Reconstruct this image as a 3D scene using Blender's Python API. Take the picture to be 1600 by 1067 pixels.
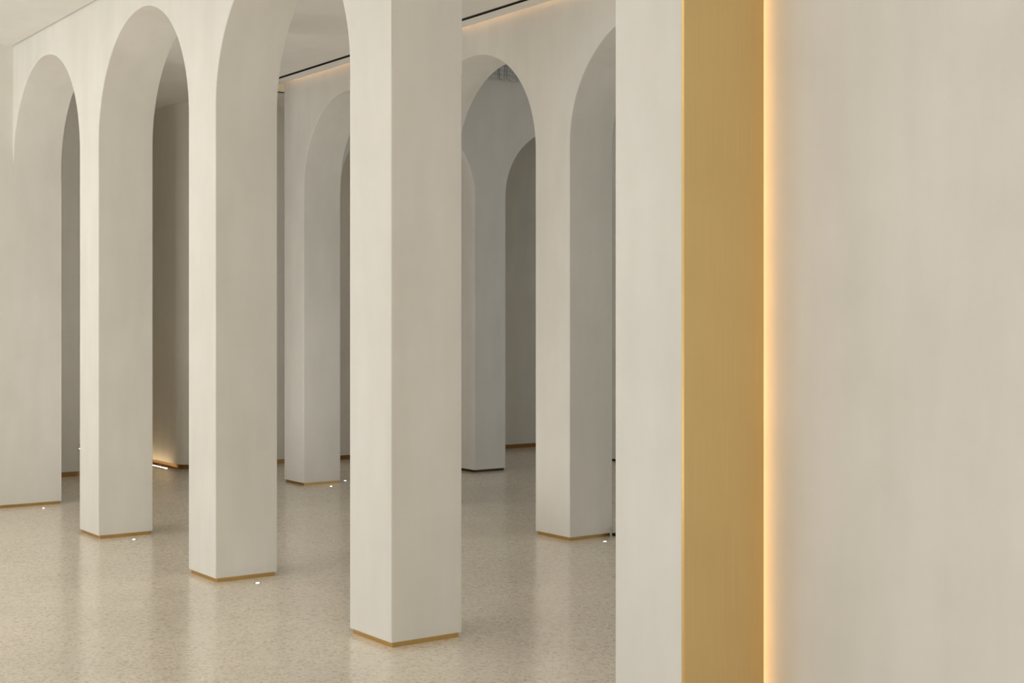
import bpy, bmesh, math, random
from mathutils import Vector

random.seed(7)
SC = bpy.context.scene
for o in list(bpy.data.objects):
    bpy.data.objects.remove(o)

# ------------------------------------------------------------------ camera
# building axes: +x to the right along the arcades, +y into the building, z up (metres)
F_PX, YAW, CAM_X, CAM_Y, HORIZON = 2168.02, -0.9465, 7.9374, -6.2351, 501.39
cam_data = bpy.data.cameras.new('camera')
cam_data.sensor_width = 36.0
cam_data.lens = F_PX / 1600 * 36
cam_data.shift_y = -(533.5 - HORIZON) / 1600
cam_data.clip_start = 0.05
cam = bpy.data.objects.new('camera', cam_data)
SC.collection.objects.link(cam)
cam.location = (CAM_X, CAM_Y, 1.6)
cam.rotation_euler = (math.pi / 2, 0, -YAW)
SC.camera = cam

# ------------------------------------------------------------------ colour management, world, daylight
SC.view_settings.view_transform = 'Standard'
SC.view_settings.look = 'None'
SC.view_settings.gamma = 1.0
SC.view_settings.use_curve_mapping = False
SC.view_settings.exposure = 0.0
SC.cycles.max_bounces = 12
SC.cycles.diffuse_bounces = 8
SC.cycles.glossy_bounces = 5
SC.cycles.sample_clamp_indirect = 6.0

world = bpy.data.worlds.new('world')
SC.world = world
world.use_nodes = True
world.node_tree.nodes['Background'].inputs['Color'].default_value = (0.90, 0.95, 1.0, 1)
world.node_tree.nodes['Background'].inputs['Strength'].default_value = 0.55


def area_light(name, loc, rot, sx, sy, power, colour):
    l = bpy.data.lights.new(name, 'AREA')
    l.shape = 'RECTANGLE'
    l.size, l.size_y = sx, sy
    l.energy = power
    l.color = colour
    o = bpy.data.objects.new(name, l)
    o.location, o.rotation_euler = loc, rot
    SC.collection.objects.link(o)
    return o


# daylight of the glazed front of the hall (behind and beside the photographer)
area_light('front_window_daylight', (2.0, -15.9, 1.95), (math.radians(90), 0, 0), 5.6, 3.5, 280, (0.895, 0.965, 1.06))
# unseen soft ceiling light added to brighten the front hall floor
area_light('front_hall_ceiling_fill', (-0.8, -5.2, 3.93), (0, 0, 0), 5.0, 1.2, 25, (1.0, 0.95, 0.86))
# unseen light added from the east to lift the pillars' shaded sides
area_light('east_fill_light', (12.9, -7.4, 1.9), (math.radians(90), 0, math.radians(90)), 7.4, 3.4, 96, (1.0, 0.95, 0.85))
# sunlit strip of floor just inside the front window, throwing light up through the arches
area_light('sunlit_floor_bounce', (-3.7, -8.2, 0.06), (math.radians(180), 0, 0), 0.4, 1.2, 118, (0.97, 0.98, 0.97))
# fill lights added behind the front pillars to brighten the aisle
area_light('aisle_fill', (-0.45, -1.1, 0.03), (math.radians(180), 0, 0), 0.26, 0.26, 5, (1.0, 0.97, 0.93))
area_light('aisle_fill_left', (-3.3, -1.15, 0.03), (math.radians(180), 0, 0), 0.26, 0.26, 11, (1.0, 0.97, 0.93))
# unseen light added at the east end to brighten the aisle
area_light('aisle_end_fill', (4.1, -1.2, 1.9), (math.radians(90), 0, math.radians(90)), 1.8, 3.2, 8, (1.0, 0.98, 0.95))
# cooler daylight from a window at the east end of the rear hall
area_light('rear_window_daylight', (4.05, 5.3, 1.9), (math.radians(90), 0, math.radians(90)), 2.6, 2.6, 33, (0.68, 0.82, 1.0))

# ------------------------------------------------------------------ materials


def new_mat(name):
    m = bpy.data.materials.new(name)
    m.use_nodes = True
    nt = m.node_tree
    return m, nt, nt.nodes['Principled BSDF']


def srgb(r, g, b):
    def c(v):
        v /= 255
        return v / 12.92 if v <= 0.04045 else ((v + 0.055) / 1.055) ** 2.4
    return (c(r), c(g), c(b), 1)


def plaster(name, lo, hi, rough=0.62):
    """hand-trowelled lime plaster: cloudy tone, faint vertical drags, fine relief"""
    m, nt, b = new_mat(name)
    N, L = nt.nodes, nt.links
    geo = N.new('ShaderNodeNewGeometry')
    n1 = N.new('ShaderNodeTexNoise'); n1.inputs['Scale'].default_value = 1.7
    n1.inputs['Detail'].default_value = 6; n1.inputs['Roughness'].default_value = 0.55
    mp = N.new('ShaderNodeMapping'); mp.inputs['Scale'].default_value = (5.5, 5.5, 1.1)
    n2 = N.new('ShaderNodeTexNoise'); n2.inputs['Scale'].default_value = 1.3; n2.inputs['Detail'].default_value = 5
    L.new(geo.outputs['Position'], n1.inputs['Vector'])
    L.new(geo.outputs['Position'], mp.inputs['Vector'])
    L.new(mp.outputs['Vector'], n2.inputs['Vector'])
    mx = N.new('ShaderNodeMath'); mx.operation = 'MULTIPLY_ADD'
    mx.inputs[1].default_value = 0.6
    m2 = N.new('ShaderNodeMath'); m2.operation = 'MULTIPLY'; m2.inputs[1].default_value = 0.4
    L.new(n2.outputs['Fac'], m2.inputs[0])
    L.new(n1.outputs['Fac'], mx.inputs[0]); L.new(m2.outputs[0], mx.inputs[2])
    cr = N.new('ShaderNodeValToRGB')
    cr.color_ramp.elements[0].position = 0.34; cr.color_ramp.elements[0].color = lo
    cr.color_ramp.elements[1].position = 0.66; cr.color_ramp.elements[1].color = hi
    L.new(mx.outputs[0], cr.inputs['Fac'])
    L.new(cr.outputs['Color'], b.inputs['Base Color'])
    n3 = N.new('ShaderNodeTexNoise'); n3.inputs['Scale'].default_value = 60; n3.inputs['Detail'].default_value = 4
    L.new(geo.outputs['Position'], n3.inputs['Vector'])
    ad = N.new('ShaderNodeMath'); ad.operation = 'MULTIPLY_ADD'; ad.inputs[1].default_value = 0.25
    L.new(n3.outputs['Fac'], ad.inputs[0]); L.new(mx.outputs[0], ad.inputs[2])
    bp = N.new('ShaderNodeBump'); bp.inputs['Strength'].default_value = 0.10; bp.inputs['Distance'].default_value = 0.01
    L.new(ad.outputs[0], bp.inputs['Height']); L.new(bp.outputs['Normal'], b.inputs['Normal'])
    b.inputs['Roughness'].default_value = rough
    b.inputs['Specular IOR Level'].default_value = 0.3
    return m


def plain(name, col, rough=0.5, metallic=0.0, spec=0.5):
    m, nt, b = new_mat(name)
    N, L = nt.nodes, nt.links
    tc = N.new('ShaderNodeNewGeometry')
    n = N.new('ShaderNodeTexNoise'); n.inputs['Scale'].default_value = 9; n.inputs['Detail'].default_value = 4
    L.new(tc.outputs['Position'], n.inputs['Vector'])
    mr = N.new('ShaderNodeMapRange'); mr.inputs['To Min'].default_value = 0.93; mr.inputs['To Max'].default_value = 1.07
    L.new(n.outputs['Fac'], mr.inputs['Value'])
    mm = N.new('ShaderNodeMix'); mm.data_type = 'RGBA'; mm.blend_type = 'MULTIPLY'
    mm.inputs['Factor'].default_value = 1.0
    mm.inputs['A'].default_value = col
    L.new(mr.outputs['Result'], mm.inputs['B'])
    L.new(mm.outputs['Result'], b.inputs['Base Color'])
    b.inputs['Roughness'].default_value = rough
    b.inputs['Metallic'].default_value = metallic
    b.inputs['Specular IOR Level'].default_value = spec
    return m


def brushed_brass(name, col, rough):
    m, nt, b = new_mat(name)
    N, L = nt.nodes, nt.links
    geo = N.new('ShaderNodeNewGeometry')
    mp = N.new('ShaderNodeMapping'); mp.inputs['Scale'].default_value = (90, 90, 0.8)
    L.new(geo.outputs['Position'], mp.inputs['Vector'])
    n = N.new('ShaderNodeTexNoise'); n.inputs['Scale'].default_value = 3; n.inputs['Detail'].default_value = 4
    L.new(mp.outputs['Vector'], n.inputs['Vector'])
    n2 = N.new('ShaderNodeTexNoise'); n2.inputs['Scale'].default_value = 2.2; n2.inputs['Detail'].default_value = 3
    L.new(geo.outputs['Position'], n2.inputs['Vector'])
    a = N.new('ShaderNodeMath'); a.operation = 'MULTIPLY_ADD'; a.inputs[1].default_value = 0.5
    h = N.new('ShaderNodeMath'); h.operation = 'MULTIPLY'; h.inputs[1].default_value = 0.5
    L.new(n2.outputs['Fac'], h.inputs[0])
    L.new(n.outputs['Fac'], a.inputs[0]); L.new(h.outputs[0], a.inputs[2])
    mr = N.new('ShaderNodeMapRange'); mr.inputs['To Min'].default_value = 0.86; mr.inputs['To Max'].default_value = 1.12
    L.new(a.outputs[0], mr.inputs['Value'])
    mm = N.new('ShaderNodeMix'); mm.data_type = 'RGBA'; mm.blend_type = 'MULTIPLY'; mm.inputs['Factor'].default_value = 1
    mm.inputs['A'].default_value = col
    L.new(mr.outputs['Result'], mm.inputs['B'])
    L.new(mm.outputs['Result'], b.inputs['Base Color'])
    b.inputs['Metallic'].default_value = 1.0
    b.inputs['Roughness'].default_value = rough
    return m


def glow(name, col, strength):
    m, nt, b = new_mat(name)
    b.inputs['Base Color'].default_value = (0.9, 0.9, 0.9, 1)
    b.inputs['Emission Color'].default_value = col
    b.inputs['Emission Strength'].default_value = strength
    return m


def mosaic_floor():
    """small irregular stone mosaic, honed and sealed"""
    m, nt, b = new_mat('stone_mosaic')
    N, L = nt.nodes, nt.links
    geo = N.new('ShaderNodeNewGeometry')
    wob = N.new('ShaderNodeTexNoise'); wob.inputs['Scale'].default_value = 14; wob.inputs['Detail'].default_value = 2
    L.new(geo.outputs['Position'], wob.inputs['Vector'])
    wm = N.new('ShaderNodeVectorMath'); wm.operation = 'MULTIPLY_ADD'
    wm.inputs[1].default_value = (0.03, 0.03, 0.0)
    L.new(wob.outputs['Color'], wm.inputs[0]); L.new(geo.outputs['Position'], wm.inputs[2])
    v = N.new('ShaderNodeTexVoronoi'); v.inputs['Scale'].default_value = 74; v.voronoi_dimensions = '2D'
    e = N.new('ShaderNodeTexVoronoi'); e.inputs['Scale'].default_value = 74; e.voronoi_dimensions = '2D'
    e.feature = 'DISTANCE_TO_EDGE'
    for t in (v, e):
        L.new(wm.outputs['Vector'], t.inputs['Vector'])
    sep = N.new('ShaderNodeSeparateColor'); L.new(v.outputs['Color'], sep.inputs['Color'])
    cr = N.new('ShaderNodeValToRGB'); cr.color_ramp.interpolation = 'LINEAR'
    els = cr.color_ramp.elements
    els[0].position = 0.0; els[0].color = FLOOR_COLS[0]
    els[1].position = 1.0; els[1].color = FLOOR_COLS[3]
    for p, c in ((0.25, FLOOR_COLS[1]), (0.75, FLOOR_COLS[2])):
        x = els.new(p); x.color = c
    L.new(sep.outputs['Red'], cr.inputs['Fac'])
    # grout joints
    g = N.new('ShaderNodeMapRange'); g.inputs['From Max'].default_value = 0.07
    g.inputs['To Min'].default_value = 0.74; g.inputs['To Max'].default_value = 1.0
    L.new(e.outputs['Distance'], g.inputs['Value'])
    # broad cloudy variation between batches of stone
    n = N.new('ShaderNodeTexNoise'); n.inputs['Scale'].default_value = 0.9; n.inputs['Detail'].default_value = 5
    L.new(geo.outputs['Position'], n.inputs['Vector'])
    nm = N.new('ShaderNodeMapRange'); nm.inputs['From Min'].default_value = 0.3; nm.inputs['From Max'].default_value = 0.7
    nm.inputs['To Min'].default_value = 0.92; nm.inputs['To Max'].default_value = 1.06
    L.new(n.outputs['Fac'], nm.inputs['Value'])
    mu = N.new('ShaderNodeMath'); mu.operation = 'MULTIPLY'
    L.new(g.outputs['Result'], mu.inputs[0]); L.new(nm.outputs['Result'], mu.inputs[1])
    mm = N.new('ShaderNodeMix'); mm.data_type = 'RGBA'; mm.blend_type = 'MULTIPLY'; mm.inputs['Factor'].default_value = 1
    L.new(cr.outputs['Color'], mm.inputs['A']); L.new(mu.outputs[0], mm.inputs['B'])
    L.new(mm.outputs['Result'], b.inputs['Base Color'])
    rr = N.new('ShaderNodeMapRange'); rr.inputs['To Min'].default_value = 0.10; rr.inputs['To Max'].default_value = 0.26
    L.new(sep.outputs['Green'], rr.inputs['Value']); L.new(rr.outputs['Result'], b.inputs['Roughness'])
    # every tessera lies a hair out of level
    sb = N.new('ShaderNodeMath'); sb.operation = 'MULTIPLY_ADD'; sb.inputs[1].default_value = 0.5
    L.new(sep.outputs['Blue'], sb.inputs[0]); L.new(g.outputs['Result'], sb.inputs[2])
    bp = N.new('ShaderNodeBump'); bp.inputs['Strength'].default_value = 0.10; bp.inputs['Distance'].default_value = 0.003
    L.new(sb.outputs[0], bp.inputs['Height']); L.new(bp.outputs['Normal'], b.inputs['Normal'])
    b.inputs['Specular IOR Level'].default_value = 0.75
    return m


FLOOR_COLS = [srgb(212, 199, 181), srgb(238, 227, 210), srgb(243, 234, 219), srgb(250, 242, 229)]
PLASTER = plaster('cream_lime_plaster', srgb(229, 226, 218), srgb(239, 236, 229))
CEILING = plaster('ceiling_plaster', srgb(232, 230, 225), srgb(238, 236, 232))
FLOOR = mosaic_floor()
BRASS = brushed_brass('satin_brass', srgb(229, 202, 146), 0.38)
BRASS_EDGE = brushed_brass('polished_brass_edge', srgb(240, 205, 140), 0.3)
BRASS_BASE = brushed_brass('brass_plinth', srgb(196, 160, 100), 0.34)
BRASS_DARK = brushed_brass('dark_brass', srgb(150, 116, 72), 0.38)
BRONZE = brushed_brass('dark_bronze', srgb(74, 62, 48), 0.4)
BLACK = plain('black_metal', srgb(18, 17, 16), 0.55)
SHADOW_BOARD = plain('grey_backing_board', srgb(120, 108, 94), 0.9)
FRAME_GREY = plain('window_frame_grey', srgb(90, 88, 84), 0.5)
STEEL = plain('steel_bezel', srgb(170, 165, 155), 0.35, 1.0)
BEADS = plain('pearl_beads', srgb(218, 218, 218), 0.3)
FILL_LENS = plain('frosted_fill_lens', srgb(225, 225, 222), 0.3)
LED_WARM = glow('warm_led', (1.0, 0.62, 0.29, 1), 3.2)
LED_COVE = glow('cove_led', (1.0, 0.62, 0.36, 1), 20)
LED_RECESS = glow('recess_led', (1.0, 0.78, 0.48, 1), 7)
LED_FLOOR = glow('floor_led', (1.0, 0.72, 0.40, 1), 10)
LED_SPOT = glow('spot_led', (1.0, 0.94, 0.82, 1), 30)

# ------------------------------------------------------------------ helpers


def link(name, bm, mat, parent=None, smooth=False):
    me = bpy.data.meshes.new(name)
    bmesh.ops.recalc_face_normals(bm, faces=bm.faces[:])
    bm.to_mesh(me)
    bm.free()
    if smooth:
        for p in me.polygons:
            p.use_smooth = True
        me.set_sharp_from_angle(angle=math.radians(28))
    me.materials.append(mat)
    o = bpy.data.objects.new(name, me)
    SC.collection.objects.link(o)
    if parent is not None:
        o.parent = parent
    return o


def tag(o, label, cat, group=None):
    o['label'], o['category'] = label, cat
    if 'kind' not in o:
        o['kind'] = 'thing'
    if group:
        o['group'] = group
    return o


def thing(name, label, cat, loc=(0, 0, 0), group=None):
    o = bpy.data.objects.new(name, None)
    o.empty_display_size = 0.1
    o.location = loc
    SC.collection.objects.link(o)
    return tag(o, label, cat, group)


def structure(o, label, cat):
    o['kind'] = 'structure'
    return tag(o, label, cat)


def box(bm, x0, x1, y0, y1, z0, z1):
    v = [bm.verts.new(p) for p in ((x0, y0, z0), (x1, y0, z0), (x1, y1, z0), (x0, y1, z0),
                                   (x0, y0, z1), (x1, y0, z1), (x1, y1, z1), (x0, y1, z1))]
    for f in ((3, 2, 1, 0), (4, 5, 6, 7), (0, 1, 5, 4), (1, 2, 6, 5), (2, 3, 7, 6), (3, 0, 4, 7)):
        bm.faces.new([v[i] for i in f])
    return v


def boxes(*bs):
    bm = bmesh.new()
    for b in bs:
        box(bm, *b)
    return bm


def prism(bm, pts, z0, z1):
    lo = [bm.verts.new((x, y, z0)) for x, y in pts]
    hi = [bm.verts.new((x, y, z1)) for x, y in pts]
    n = len(pts)
    bm.faces.new(lo[::-1]); bm.faces.new(hi)
    for i in range(n):
        bm.faces.new((lo[i], lo[(i + 1) % n], hi[(i + 1) % n], hi[i]))


def chamfered(x0, x1, y0, y1, c):
    return [(x0 + c, y0), (x1 - c, y0), (x1, y0 + c), (x1, y1 - c), (x1 - c, y1), (x0 + c, y1), (x0, y1 - c), (x0, y0 + c)]


CH = 0.004


def arch_wall(name, piers, bays, y0, y1, spring, rises, top, mat, axis='x', segs=56, stilt=0.06):
    """piers: solid stretches [(a,b)], bays: openings [(a,b)] along the wall; mesh from just below the springing line up.
    The arrises of the openings are eased by the same small chamfer as the pillars below."""
    bm = bmesh.new()
    soffits = []
    cut = {}
    for a, b in bays:
        cut[round(a, 5)] = cut[round(b, 5)] = True

    def V(a, d, z):
        return bm.verts.new((a, d, z) if axis == 'x' else (d, a, z))

    def quad(*p):
        return bm.faces.new([V(*q) for q in p])
    lo = spring - stilt
    s = 1 if y1 > y0 else -1
    c = CH
    for a, b in piers:
        a2 = a + (c if round(a, 5) in cut else 0)
        b2 = b - (c if round(b, 5) in cut else 0)
        for d in (y0, y1):
            quad((a2, d, lo), (b2, d, lo), (b2, d, top), (a2, d, top))
        quad((a2, y0, top), (b2, y0, top), (b2, y1, top), (a2, y1, top))
    for a in (piers[0][0], piers[-1][1]):
        quad((a, y0, lo), (a, y1, lo), (a, y1, top), (a, y0, top))
    for (a, b), rise in zip(bays, rises):
        m, r = (a + b) / 2, (b - a) / 2
        angs = [math.pi * i / segs for i in range(segs + 1)]
        inn = [(a, lo)] + [(m - r * math.cos(t), spring + rise * math.sin(t)) for t in angs] + [(b, lo)]
        out = [(a - c, lo)] + [(m - (r + c) * math.cos(t), spring + (rise + c) * math.sin(t)) for t in angs] + [(b + c, lo)]
        for i in range(len(inn) - 1):
            (p, pz), (q, qz) = inn[i], inn[i + 1]
            (P, Pz), (Q, Qz) = out[i], out[i + 1]
            if abs(Q - P) > 1e-7:
                for d in (y0, y1):
                    quad((P, d, Pz), (Q, d, Qz), (Q, d, top), (P, d, top))
                quad((P, y0, top), (Q, y0, top), (Q, y1, top), (P, y1, top))
            quad((P, y0, Pz), (Q, y0, Qz), (q, y0 + s * c, qz), (p, y0 + s * c, pz))
            quad((P, y1, Pz), (Q, y1, Qz), (q, y1 - s * c, qz), (p, y1 - s * c, pz))
            soffits.append(quad((p, y0 + s * c, pz), (q, y0 + s * c, qz), (q, y1 - s * c, qz), (p, y1 - s * c, pz)))
    for f in soffits:
        f.smooth = True
    bmesh.ops.remove_doubles(bm, verts=bm.verts[:], dist=1e-6)
    for e in bm.edges:
        e.smooth = len(e.link_faces) == 2 and e.link_faces[0].smooth and e.link_faces[1].smooth
    return link(name, bm, mat)


def pillar(name, label, x0, x1, y0, y1, top, base_mat=None, group=None, inset=0.012):
    t = thing(name, label, 'pillar', ((x0 + x1) / 2, (y0 + y1) / 2, 0), group)
    cx, cy = t.location.x, t.location.y
    bm = bmesh.new()
    prism(bm, chamfered(x0 - cx, x1 - cx, y0 - cy, y1 - cy, CH), BASE_H, top - 0.06)
    link('shaft', bm, PLASTER, t)
    bm = bmesh.new()
    i = inset
    prism(bm, chamfered(x0 - cx + i, x1 - cx - i, y0 - cy + i, y1 - cy - i, 0.002), 0.0, BASE_H + 0.002)
    link('base', bm, base_mat or BRASS_BASE, t)
    return t


# ------------------------------------------------------------------ dimensions
S = 2.0891            # bay of the arcades
PW = 0.4151           # pillar width
A0, A1 = -2.749, -2.335    # front arcade, front and back face
B0, B1 = 0.0, 0.403        # rear arcade
CX1, CX0 = -4.178, -4.59   # cross arcade, face towards the camera and back face
ZC = 3.957            # ceilings
BASE_H = 0.026
SPR_A, SPR_B, SPR_C = 2.906, 2.885, 2.925
LEFT_X = -4.2252
DX = -6.1965          # far wall
SLAB = 4.75
EAST = 4.20           # closing wall of the rear halls
FRONT = -16.0

# ------------------------------------------------------------------ shell
structure(link('floor', boxes((-10.5, 13.2, FRONT - 0.2, 7.2, -0.12, 0.0)), FLOOR),
          'beige stone mosaic floor with a soft polish running through the whole hall', 'floor')

bm = boxes((-4.6, 13.2, FRONT - 0.2, A0 - 0.012, ZC, ZC + 0.1))
structure(link('ceiling', bm, CEILING), 'cream ceiling above the hall in front of the arcade, upper left corner', 'ceiling')
bm = boxes((-10.5, -5.09, -2.4, -0.035, ZC, ZC + 0.1), (-5.09, EAST, A1 + 0.0, -0.225, ZC, ZC + 0.1),
           (-5.09, EAST, -0.18, -0.035, ZC, ZC + 0.1), (-10.5, -5.09, -0.035, 7.2, ZC, ZC + 0.1), (-5.045, -5.0, -0.035, 7.2, ZC, 4.31))
structure(link('ceiling_aisle', bm, CEILING), 'pale ceiling of the aisle behind the front arcade, cut by thin black slots', 'ceiling')
bm = boxes((-4.7, EAST + 0.1, B1 - 0.3, 7.2, 4.42, 4.5))
structure(link('ceiling_rear', bm, CEILING), 'raised ceiling of the room behind the rear arcade', 'ceiling')
bm = boxes((-10.5, 13.2, FRONT - 0.2, 7.2, SLAB, SLAB + 0.1), (-5.06, EAST, -0.06, 0.30, 4.30, 4.36), (-5.06, -4.62, -0.06, 7.2, 4.30, 4.36))
structure(link('ceiling_slab', bm, CEILING), 'roof slab hidden above the ceilings', 'ceiling')

structure(link('wall_left', boxes((LEFT_X - 2.2, LEFT_X, FRONT, -12.5, BASE_H, SLAB), (LEFT_X - 2.2, LEFT_X, -8.0, A0, BASE_H, SLAB),
                                   (LEFT_X - 2.2, LEFT_X, -12.5, -8.0, 3.6, SLAB), (LEFT_X - 2.2, LEFT_X, -12.5, -8.0, BASE_H, 0.3),  # opening added in the unseen stretch to brighten the left side
                                   (LEFT_X - 2.2, LEFT_X, A0, A1, BASE_H, SPR_A - 0.06), (LEFT_X - 2.2, LEFT_X - 0.0043, A0, A1, SPR_A - 0.06, SLAB)), PLASTER),
          'cream plaster wall at the far left, beside the first arch', 'wall')
structure(link('baseboard_left', boxes((LEFT_X - 2.18, LEFT_X - 0.012, FRONT, A1 - 0.012, 0, BASE_H + 0.001)), BRASS_BASE),
          'thin recessed brass strip under the cream wall at the far left', 'baseboard')
structure(link('wall_right', boxes((4.0, 13.0, -2.295, -2.0, 0.0, SLAB)), PLASTER),
          'large bare cream plaster wall filling the right of the view, beside the gold panel', 'wall')
structure(link('wall_east', boxes((13.0, 13.2, FRONT, -11.2, 0, SLAB), (13.0, 13.2, -3.6, -2.0, 0, SLAB),
                                  (13.0, 13.2, -11.2, -3.6, 3.6, SLAB), (13.0, 13.2, -11.2, -3.6, 0, 0.2)), PLASTER), 'plaster end wall of the front hall', 'wall')
structure(link('wall_front', boxes((-4.5, -4.2, FRONT - 0.2, FRONT, 0, SLAB), (4.9, 5.1, FRONT - 0.2, FRONT, 0, SLAB), (12.5, 13.2, FRONT - 0.2, FRONT, 0, SLAB),
                                   (-4.2, 12.5, FRONT - 0.2, FRONT, 3.6, SLAB), (-4.2, 12.5, FRONT - 0.2, FRONT, 0, 0.2)), PLASTER),
          'plaster wall around the tall front window', 'wall')
bm = boxes(*[(x - 0.03, x + 0.03, FRONT - 0.16, FRONT - 0.08, 0.2, 3.6) for x in (-4.17, -2.2, -0.2, 1.8, 3.77, 4.87, 6.5, 8.5, 10.5, 12.47)],
           (-4.2, 12.5, FRONT - 0.16, FRONT - 0.08, 0.2, 0.26), (-4.2, 12.5, FRONT - 0.16, FRONT - 0.08, 3.54, 3.6))
structure(link('window_1', bm, FRAME_GREY), 'tall glazed front of the hall in a grey frame', 'window')

bm = boxes(*[(13.08, 13.16, y - 0.03, y + 0.03, 0.2, 3.6) for y in (-11.17, -8.65, -6.15, -3.63)],
           (13.08, 13.16, -11.2, -3.6, 0.2, 0.26), (13.08, 13.16, -11.2, -3.6, 3.54, 3.6))
structure(link('added_east_window', bm, FRAME_GREY), 'tall glazed east end added to light the front hall', 'window')  # unseen frame added to go with the east fill light
# east end of the rear halls: wall with a window opening
structure(link('wall_rear_east', boxes((EAST, EAST + 0.2, -0.25, 3.9, 0, SLAB), (EAST, EAST + 0.2, -2.0, -0.25, 3.6, SLAB), (EAST, EAST + 0.2, 6.7, 7.2, 0, SLAB),  # aisle stretch left open for the light added there
                                       (EAST, EAST + 0.2, 3.9, 6.7, 3.3, SLAB), (EAST, EAST + 0.2, 3.9, 6.7, 0, 0.5)), PLASTER),
          'plaster wall around the rear window', 'wall')
bm = boxes(*[(EAST + 0.06, EAST + 0.12, y - 0.03, y + 0.03, 0.5, 3.3) for y in (3.93, 5.3, 6.67)],
           (EAST + 0.06, EAST + 0.12, 3.9, 6.7, 0.5, 0.56), (EAST + 0.06, EAST + 0.12, 3.9, 6.7, 3.24, 3.3))
structure(link('window_2', bm, FRAME_GREY), 'window lighting the rear room from the east', 'window')
structure(link('wall_back', boxes((-10.5, EAST + 0.2, 7.0, 7.2, 0, SLAB)), PLASTER), 'plaster wall closing the rear room', 'wall')

# far wall with a rounded corner, turning into the side passage
R = 0.22
Yc = -0.41
pts = [(-10.5, Yc)] + [(DX - R + R * math.sin(a), Yc + R - R * math.cos(a)) for a in [math.pi / 2 * i / 14 for i in range(15)]] + [(DX, 7.1), (-10.5, 7.1)]
bm = bmesh.new(); prism(bm, pts, 0.05, SLAB)
structure(link('wall_far', bm, PLASTER, smooth=True), 'far plaster wall with a rounded corner turning into the dim passage', 'wall')
ri = R - 0.012
pts = [(-10.5, Yc + .012)] + [(DX - R + ri * math.sin(a), Yc + R - ri * math.cos(a)) for a in [math.pi / 2 * i / 14 for i in range(15)]] + [(DX - .012, 7.1), (-10.5, 7.1)]
bm = bmesh.new(); prism(bm, pts, 0.0, 0.051)
structure(link('baseboard_far', bm, BRASS_DARK, smooth=True), 'thin brass strip along the foot of the far wall', 'baseboard')
# the other side of the passage
bm = boxes((-10.5, DX - 0.09, -2.335, -1.49, 0.05, SLAB))
structure(link('wall_passage', bm, PLASTER), 'dim plaster wall seen in the narrow gap of the first arch', 'wall')
bm = boxes((-10.5, DX - 0.102, -2.335, -1.502, 0.0, 0.051))
structure(link('baseboard_passage', bm, BRASS_DARK), 'brass strip at the foot of the wall seen through the first arch', 'baseboard')
structure(link('wall_passage_end', boxes((-10.5, -10.3, -1.5, -0.4, 0, SLAB)), PLASTER), 'end of the dim side passage', 'wall')

# thin shadow joint where the front ceiling meets the arcade
structure(link('trim_1', boxes((LEFT_X, 4.15, A0 - 0.012, A0, ZC + 0.012, ZC + 0.03)), SHADOW_BOARD),
          'thin shadow joint between front ceiling and arcade wall', 'trim')

# ------------------------------------------------------------------ arcades
G_FRONT, G_REAR = 'pillars of the front row', 'pillars of the rear row'
pillar('pillar', 'tall cream square pillar with brass base, frontmost in full view, nearest the gold panelled pillar',
       S - PW, S, A0, A1, SPR_A, group=G_FRONT)
pillar('pillar.001', 'cream square pillar on brass base, middle one of the three bright free-standing pillars',
       -PW, 0.0, A0, A1, SPR_A, group=G_FRONT)
pillar('pillar.002', 'cream square pillar on brass base, nearest the far left wall, third from camera',
       -S - PW, -S, A0, A1, SPR_A, group=G_FRONT)
# end pillar carrying the gold panel
W4 = 0.3919
gp = thing('gold_panelled_pillar', 'cream pillar whose side is clad with a tall gold panel, beside the bare right wall', 'pillar',
           (2 * S - W4 / 2, (A0 + A1) / 2, 0), G_FRONT)
gx, gy = gp.location.x, gp.location.y
bm = bmesh.new()
prism(bm, chamfered(-W4 / 2, W4 / 2 - 0.0115, A0 - gy, A1 - gy - 0.012, 0.003), BASE_H, 4.6)
link('shaft', bm, PLASTER, gp)
bm = boxes((-W4 / 2 + 0.012, W4 / 2 - 0.014, A0 - gy + 0.012, A1 - gy - 0.024, 0, BASE_H + 0.001))
link('base', bm, BRASS_BASE, gp)
bm = boxes((W4 / 2 - 0.0115, W4 / 2, A0 - gy + 0.002, A1 - gy, 0.004, ZC - 0.001))
p = link('brass_panel', bm, BRASS, gp); p['label'] = 'satin gold metal panel facing the right wall'
bm = boxes((W4 / 2 - 0.0115, W4 / 2 + 0.0006, A0 - gy - 0.0015, A0 - gy + 0.003, 0.004, ZC - 0.001))
p = link('edge_strip', bm, BRASS_EDGE, gp); p['label'] = 'bright thin brass edge of the panel'
# glowing strip in the gap behind the panel
ls = thing('light_strip', 'warm glowing vertical light strip in the gap between gold panel and right wall', 'light',
           (2 * S - 0.075, A1 + 0.012, 0.0))
link('channel', boxes((-0.014, -0.010, -0.014, 0.014, 0.01, ZC - 0.01)), BRASS, ls)
link('diffuser', boxes((-0.010, 0.004, -0.012, 0.012, 0.01, ZC - 0.01)), LED_WARM, ls)

bays = [(LEFT_X, -S - PW), (-S, -PW), (0.0, S - PW)]
piers = [(LEFT_X - 0.0042, LEFT_X), (-S - PW, -S), (-PW, 0.0), (S - PW, S)]
o = arch_wall('arch_wall', piers, bays, A0, A1, SPR_A, [0.837] * 3, 4.6, PLASTER)
tag(o, 'cream wall of tall round arches resting on the bright front row of pillars', 'arcade')
# plain lintel over the wide opening beside the gold panelled pillar
tag(link('lintel', boxes((S, 2 * S - W4, A0, A1, 3.70, 4.6)), PLASTER),
    'plain cream lintel above the opening beside the gold panelled pillar', 'lintel')

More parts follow.
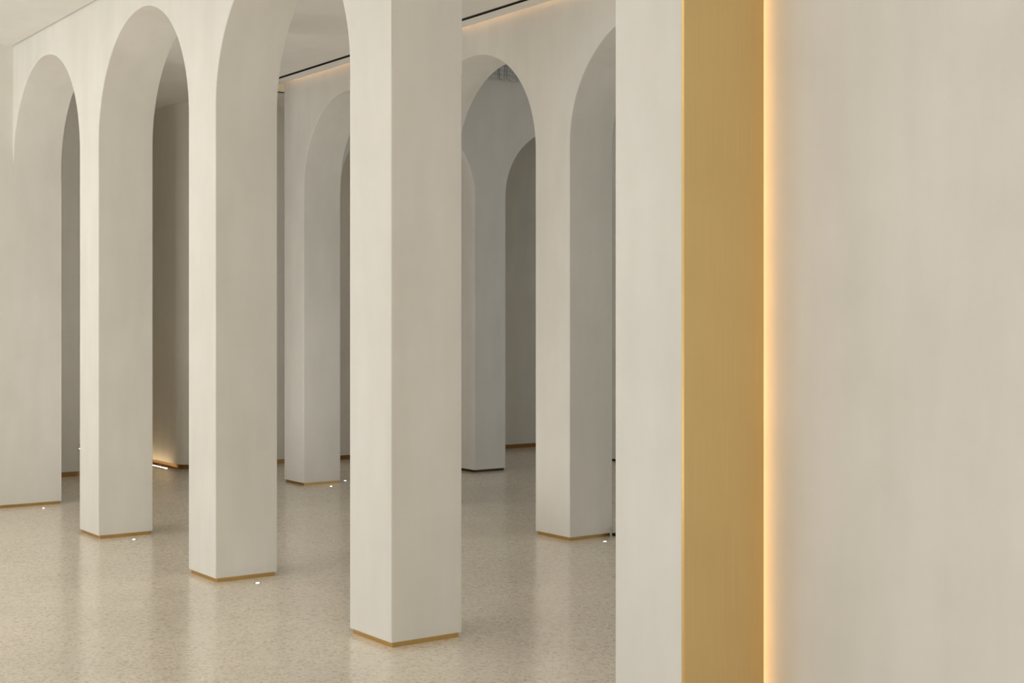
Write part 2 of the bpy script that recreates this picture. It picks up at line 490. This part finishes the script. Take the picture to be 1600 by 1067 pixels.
pillar('pillar.003', 'shaded cream pillar on brass base just left of the gold panelled pillar',
       -PW, 0.0, B0, B1, SPR_B, group=G_REAR)
pillar('pillar.004', 'pale pillar of the rear row hidden behind the frontmost bright pillar',
       -S - PW, -S, B0, B1, SPR_B, group=G_REAR)
pillar('pillar.005', 'pale grey pillar on brass base ending the rear row, seen under an arch',
       -2 * S - PW, -2 * S, B0, B1, SPR_B, group=G_REAR)
pillar('pillar.006', 'pale pillar of the rear row hidden behind the gold panelled pillar',
       S - PW, S, B0, B1, SPR_B, group=G_REAR)
bays = [(-2 * S, -S - PW), (-S, -PW), (0, S - PW), (S, EAST - 0.42)]
piers = [(-2 * S - PW, -2 * S), (-S - PW, -S), (-PW, 0), (S - PW, S), (EAST - 0.42, EAST - 0.03)]
o = arch_wall('arch_wall.001', piers, bays, B0, B1, SPR_B, [0.835] * 4, 4.28, PLASTER)
tag(o, 'shaded cream wall of round arches behind the front row, warm glow along its top', 'arcade')
structure(link('wall_rear_pier', boxes((EAST - 0.42, EAST, B0, B1, 0, SPR_B - 0.06)), PLASTER), 'pier ending the rear arcade', 'wall')

# cross arcade, bluish in the daylight of the rear room
RC, RW = 2.006, 0.402
c_bays = [(B1 + 0.006, RC), (RC + RW, RC + RW + 1.556), (RC + 2 * RW + 1.556, RC + 2 * RW + 3.112)]
c_piers = [(B1 + 0.0005, B1 + 0.006), (RC, RC + RW), (RC + RW + 1.556, RC + 2 * RW + 1.556), (RC + 2 * RW + 3.112, 6.97)]
o = arch_wall('arch_wall.002', c_piers, c_bays, CX1, CX0, SPR_C, [0.778] * 3, 4.30, PLASTER, axis='y')
tag(o, 'bluish grey wall of round arches running crosswise, seen through the rear arch', 'arcade')
pillar('pillar.007', 'bluish grey pillar on dark bronze base seen through the rear arch', CX0, CX1, RC, RC + RW, SPR_C, BRONZE)
pillar('pillar.008', 'pale pillar on dark base glimpsed in the slit beside the gold panelled pillar', CX0, CX1,
       RC + RW + 1.556, RC + 2 * RW + 1.556, SPR_C, BRONZE)
structure(link('wall_cross_pier', boxes((CX0, CX1, RC + 2 * RW + 3.112, 7.0, 0, SPR_C - 0.06)), PLASTER), 'pier ending the cross arcade', 'wall')

# ------------------------------------------------------------------ ceiling slots, cove lights


def slot(name, label, x0, x1, y0, y1):
    along_x = (x1 - x0) > (y1 - y0)
    t = thing(name, label, 'ceiling slot', ((x0 + x1) / 2, (y0 + y1) / 2, ZC), 'black linear slots in the ceiling')
    hx, hy = (x1 - x0) / 2, (y1 - y0) / 2
    link('trough', boxes((-hx, hx, -hy, hy, 0.055, 0.07)), BLACK, t)
    f = 0.004
    if along_x:
        link('rim', boxes((-hx, hx, -hy, -hy + f, -0.002, 0.06), (-hx, hx, hy - f, hy, -0.002, 0.06)), BLACK, t)
        link('blade', boxes((-hx, hx, -0.004, 0.004, 0.004, 0.05)), BLACK, t)
    else:
        link('rim', boxes((-hx, -hx + f, -hy, hy, -0.002, 0.06), (hx - f, hx, -hy, hy, -0.002, 0.06)), BLACK, t)
        link('blade', boxes((-0.004, 0.004, -hy, hy, 0.004, 0.05)), BLACK, t)


slot('ceiling_slot', 'long thin black slot in the ceiling running along the rear arcade', -5.09, EAST, -0.225, -0.18)
slot('ceiling_slot.001', 'short black ceiling slot running towards the far wall, left of the rear arcade', -5.09, -5.045, -0.01, 6.9)
t = thing('cove_light', 'warm light strip hidden in the joint between ceiling and rear arcade', 'light', (-0.2, -0.05, ZC + 0.12))
link('channel', boxes((-4.3, 4.3, -0.03, -0.022, -0.02, 0.03)), STEEL, t)
link('diffuser', boxes((-4.3, 4.3, -0.022, -0.012, -0.012, 0.02)), LED_COVE, t)
t = thing('cove_light.001', 'warm light strip glowing in the ceiling recess past the left end of the rear arcade', 'light', (-4.92, 0.4, ZC + 0.22))
link('channel', boxes((-0.05, -0.03, -0.35, 0.6, -0.02, 0.03)), STEEL, t)
link('diffuser', boxes((-0.03, -0.01, -0.35, 0.6, -0.012, 0.02)), LED_RECESS, t)

# ------------------------------------------------------------------ bead fringe above the cross arcade
bm = bmesh.new()
rng = random.Random(3)
for row, y in ((0, 0.45), (1, 0.456)):
    while y < 4.4:
        z1, z0 = 4.37, 4.175 + rng.uniform(-0.006, 0.012)
        x = CX1 + 0.022 + 0.02 * row + rng.uniform(-0.004, 0.004)
        r = 0.006 + rng.uniform(0, 0.003)
        for k in range(4):
            ring = [(x + r * math.cos(q), y + r * math.sin(q)) for q in (0, math.pi / 2, math.pi, 3 * math.pi / 2)]
            prism(bm, ring, z0 + (z1 - z0) * k / 4, z0 + (z1 - z0) * (k + 0.92) / 4)
        y += rng.uniform(0.014, 0.021)
o = link('bead_fringe', bm, BEADS)
o['kind'] = 'stuff'
tag(o, 'pale hanging bead fringe along the top of the bluish cross wall', 'bead fringe')
tag(link('fringe_rail', boxes((CX1 + 0.005, CX1 + 0.06, 0.42, 4.42, 4.37, 4.42)), BLACK), 'dark rail carrying the bead fringe above the bluish wall', 'rail')

# ------------------------------------------------------------------ floor lights


def disc(bm, r0, r1, z, n=20):
    a = [bm.verts.new((r1 * math.cos(2 * math.pi * i / n), r1 * math.sin(2 * math.pi * i / n), z)) for i in range(n)]
    if r0 <= 0:
        bm.faces.new(a)
        b = None
    else:
        b = [bm.verts.new((r0 * math.cos(2 * math.pi * i / n), r0 * math.sin(2 * math.pi * i / n), z)) for i in range(n)]
        for i in range(n):
            j = (i + 1) % n
            bm.faces.new((a[i], a[j], b[j], b[i]))
    c = [bm.verts.new((r1 * math.cos(2 * math.pi * i / n), r1 * math.sin(2 * math.pi * i / n), 0)) for i in range(n)]
    for i in range(n):
        j = (i + 1) % n
        bm.faces.new((c[i], c[j], a[j], a[i]))


SPOTS = [
    (0.16, -2.545, 'tiny round floor spotlight beside the brass base of the middle bright pillar'),
    (-1.92, -2.545, 'tiny round floor spotlight beside the bright pillar nearest the far left wall'),
    (-4.02, -2.555, 'tiny round floor spotlight at the foot of the far left wall'),
    (-3.975, 0.19, 'tiny round floor spotlight in front of the grey pillar ending the rear row'),
    (-4.31, 0.53, 'tiny round floor spotlight just behind the grey pillar ending the rear row'),
    (0.165, 0.195, 'tiny round floor spotlight beside the shaded pillar left of the gold panelled one'),
]
first = None
for i, (x, y, lab) in enumerate(SPOTS):
    t = thing('floor_spotlight', lab, 'spotlight', (x, y, 0), 'recessed floor spotlights')
    if first is None:
        bm = bmesh.new(); disc(bm, 0.0103, 0.019, 0.0015); b = link('bezel', bm, STEEL, t)
        bm = bmesh.new(); disc(bm, 0, 0.0105, 0.0012); l = link('lens', bm, LED_SPOT, t)
        first = (b, l)
    else:
        for src in first:
            c = src.copy(); SC.collection.objects.link(c); c.parent = t

t = thing('floor_light_strip', 'warm glowing light strip set in the floor along the rounded dim wall', 'light', (-7.95, -0.485, 0))
link('channel', boxes((-1.5, 1.5, -0.022, -0.014, 0, 0.004), (-1.5, 1.5, 0.014, 0.022, 0, 0.004)), STEEL, t)
link('diffuser', boxes((-1.5, 1.49, -0.014, 0.014, 0, 0.003)), LED_FLOOR, t)

for x, y, lab in ((-0.45, -1.1, 'added round floor uplighter behind the frontmost bright pillar'), (-3.3, -1.15, 'added round floor uplighter behind the middle bright pillar')):
    t = thing('added_floor_uplighter', lab, 'uplighter', (x, y, 0))  # rim and lens added around the aisle's fill lights
    bm = bmesh.new(); disc(bm, 0.19, 0.205, 0.004, 32); link('rim', bm, STEEL, t)
    bm = bmesh.new(); disc(bm, 0, 0.1895, 0.003, 32); link('lens', bm, FILL_LENS, t)

# small dark fitting in the slit behind the shaded rear pillar
t = thing('floor_bracket', 'small black bracket on the floor at the back corner of the shaded rear pillar', 'bracket', (0.03, 0.455, 0))
link('foot', boxes((-0.055, 0.08, -0.035, 0.05, 0, 0.018)), BLACK, t)
bm = bmesh.new(); prism(bm, chamfered(-0.025, 0.07, -0.025, 0.04, 0.01), 0.018, 0.085)
link('upright', bm, BLACK, t)
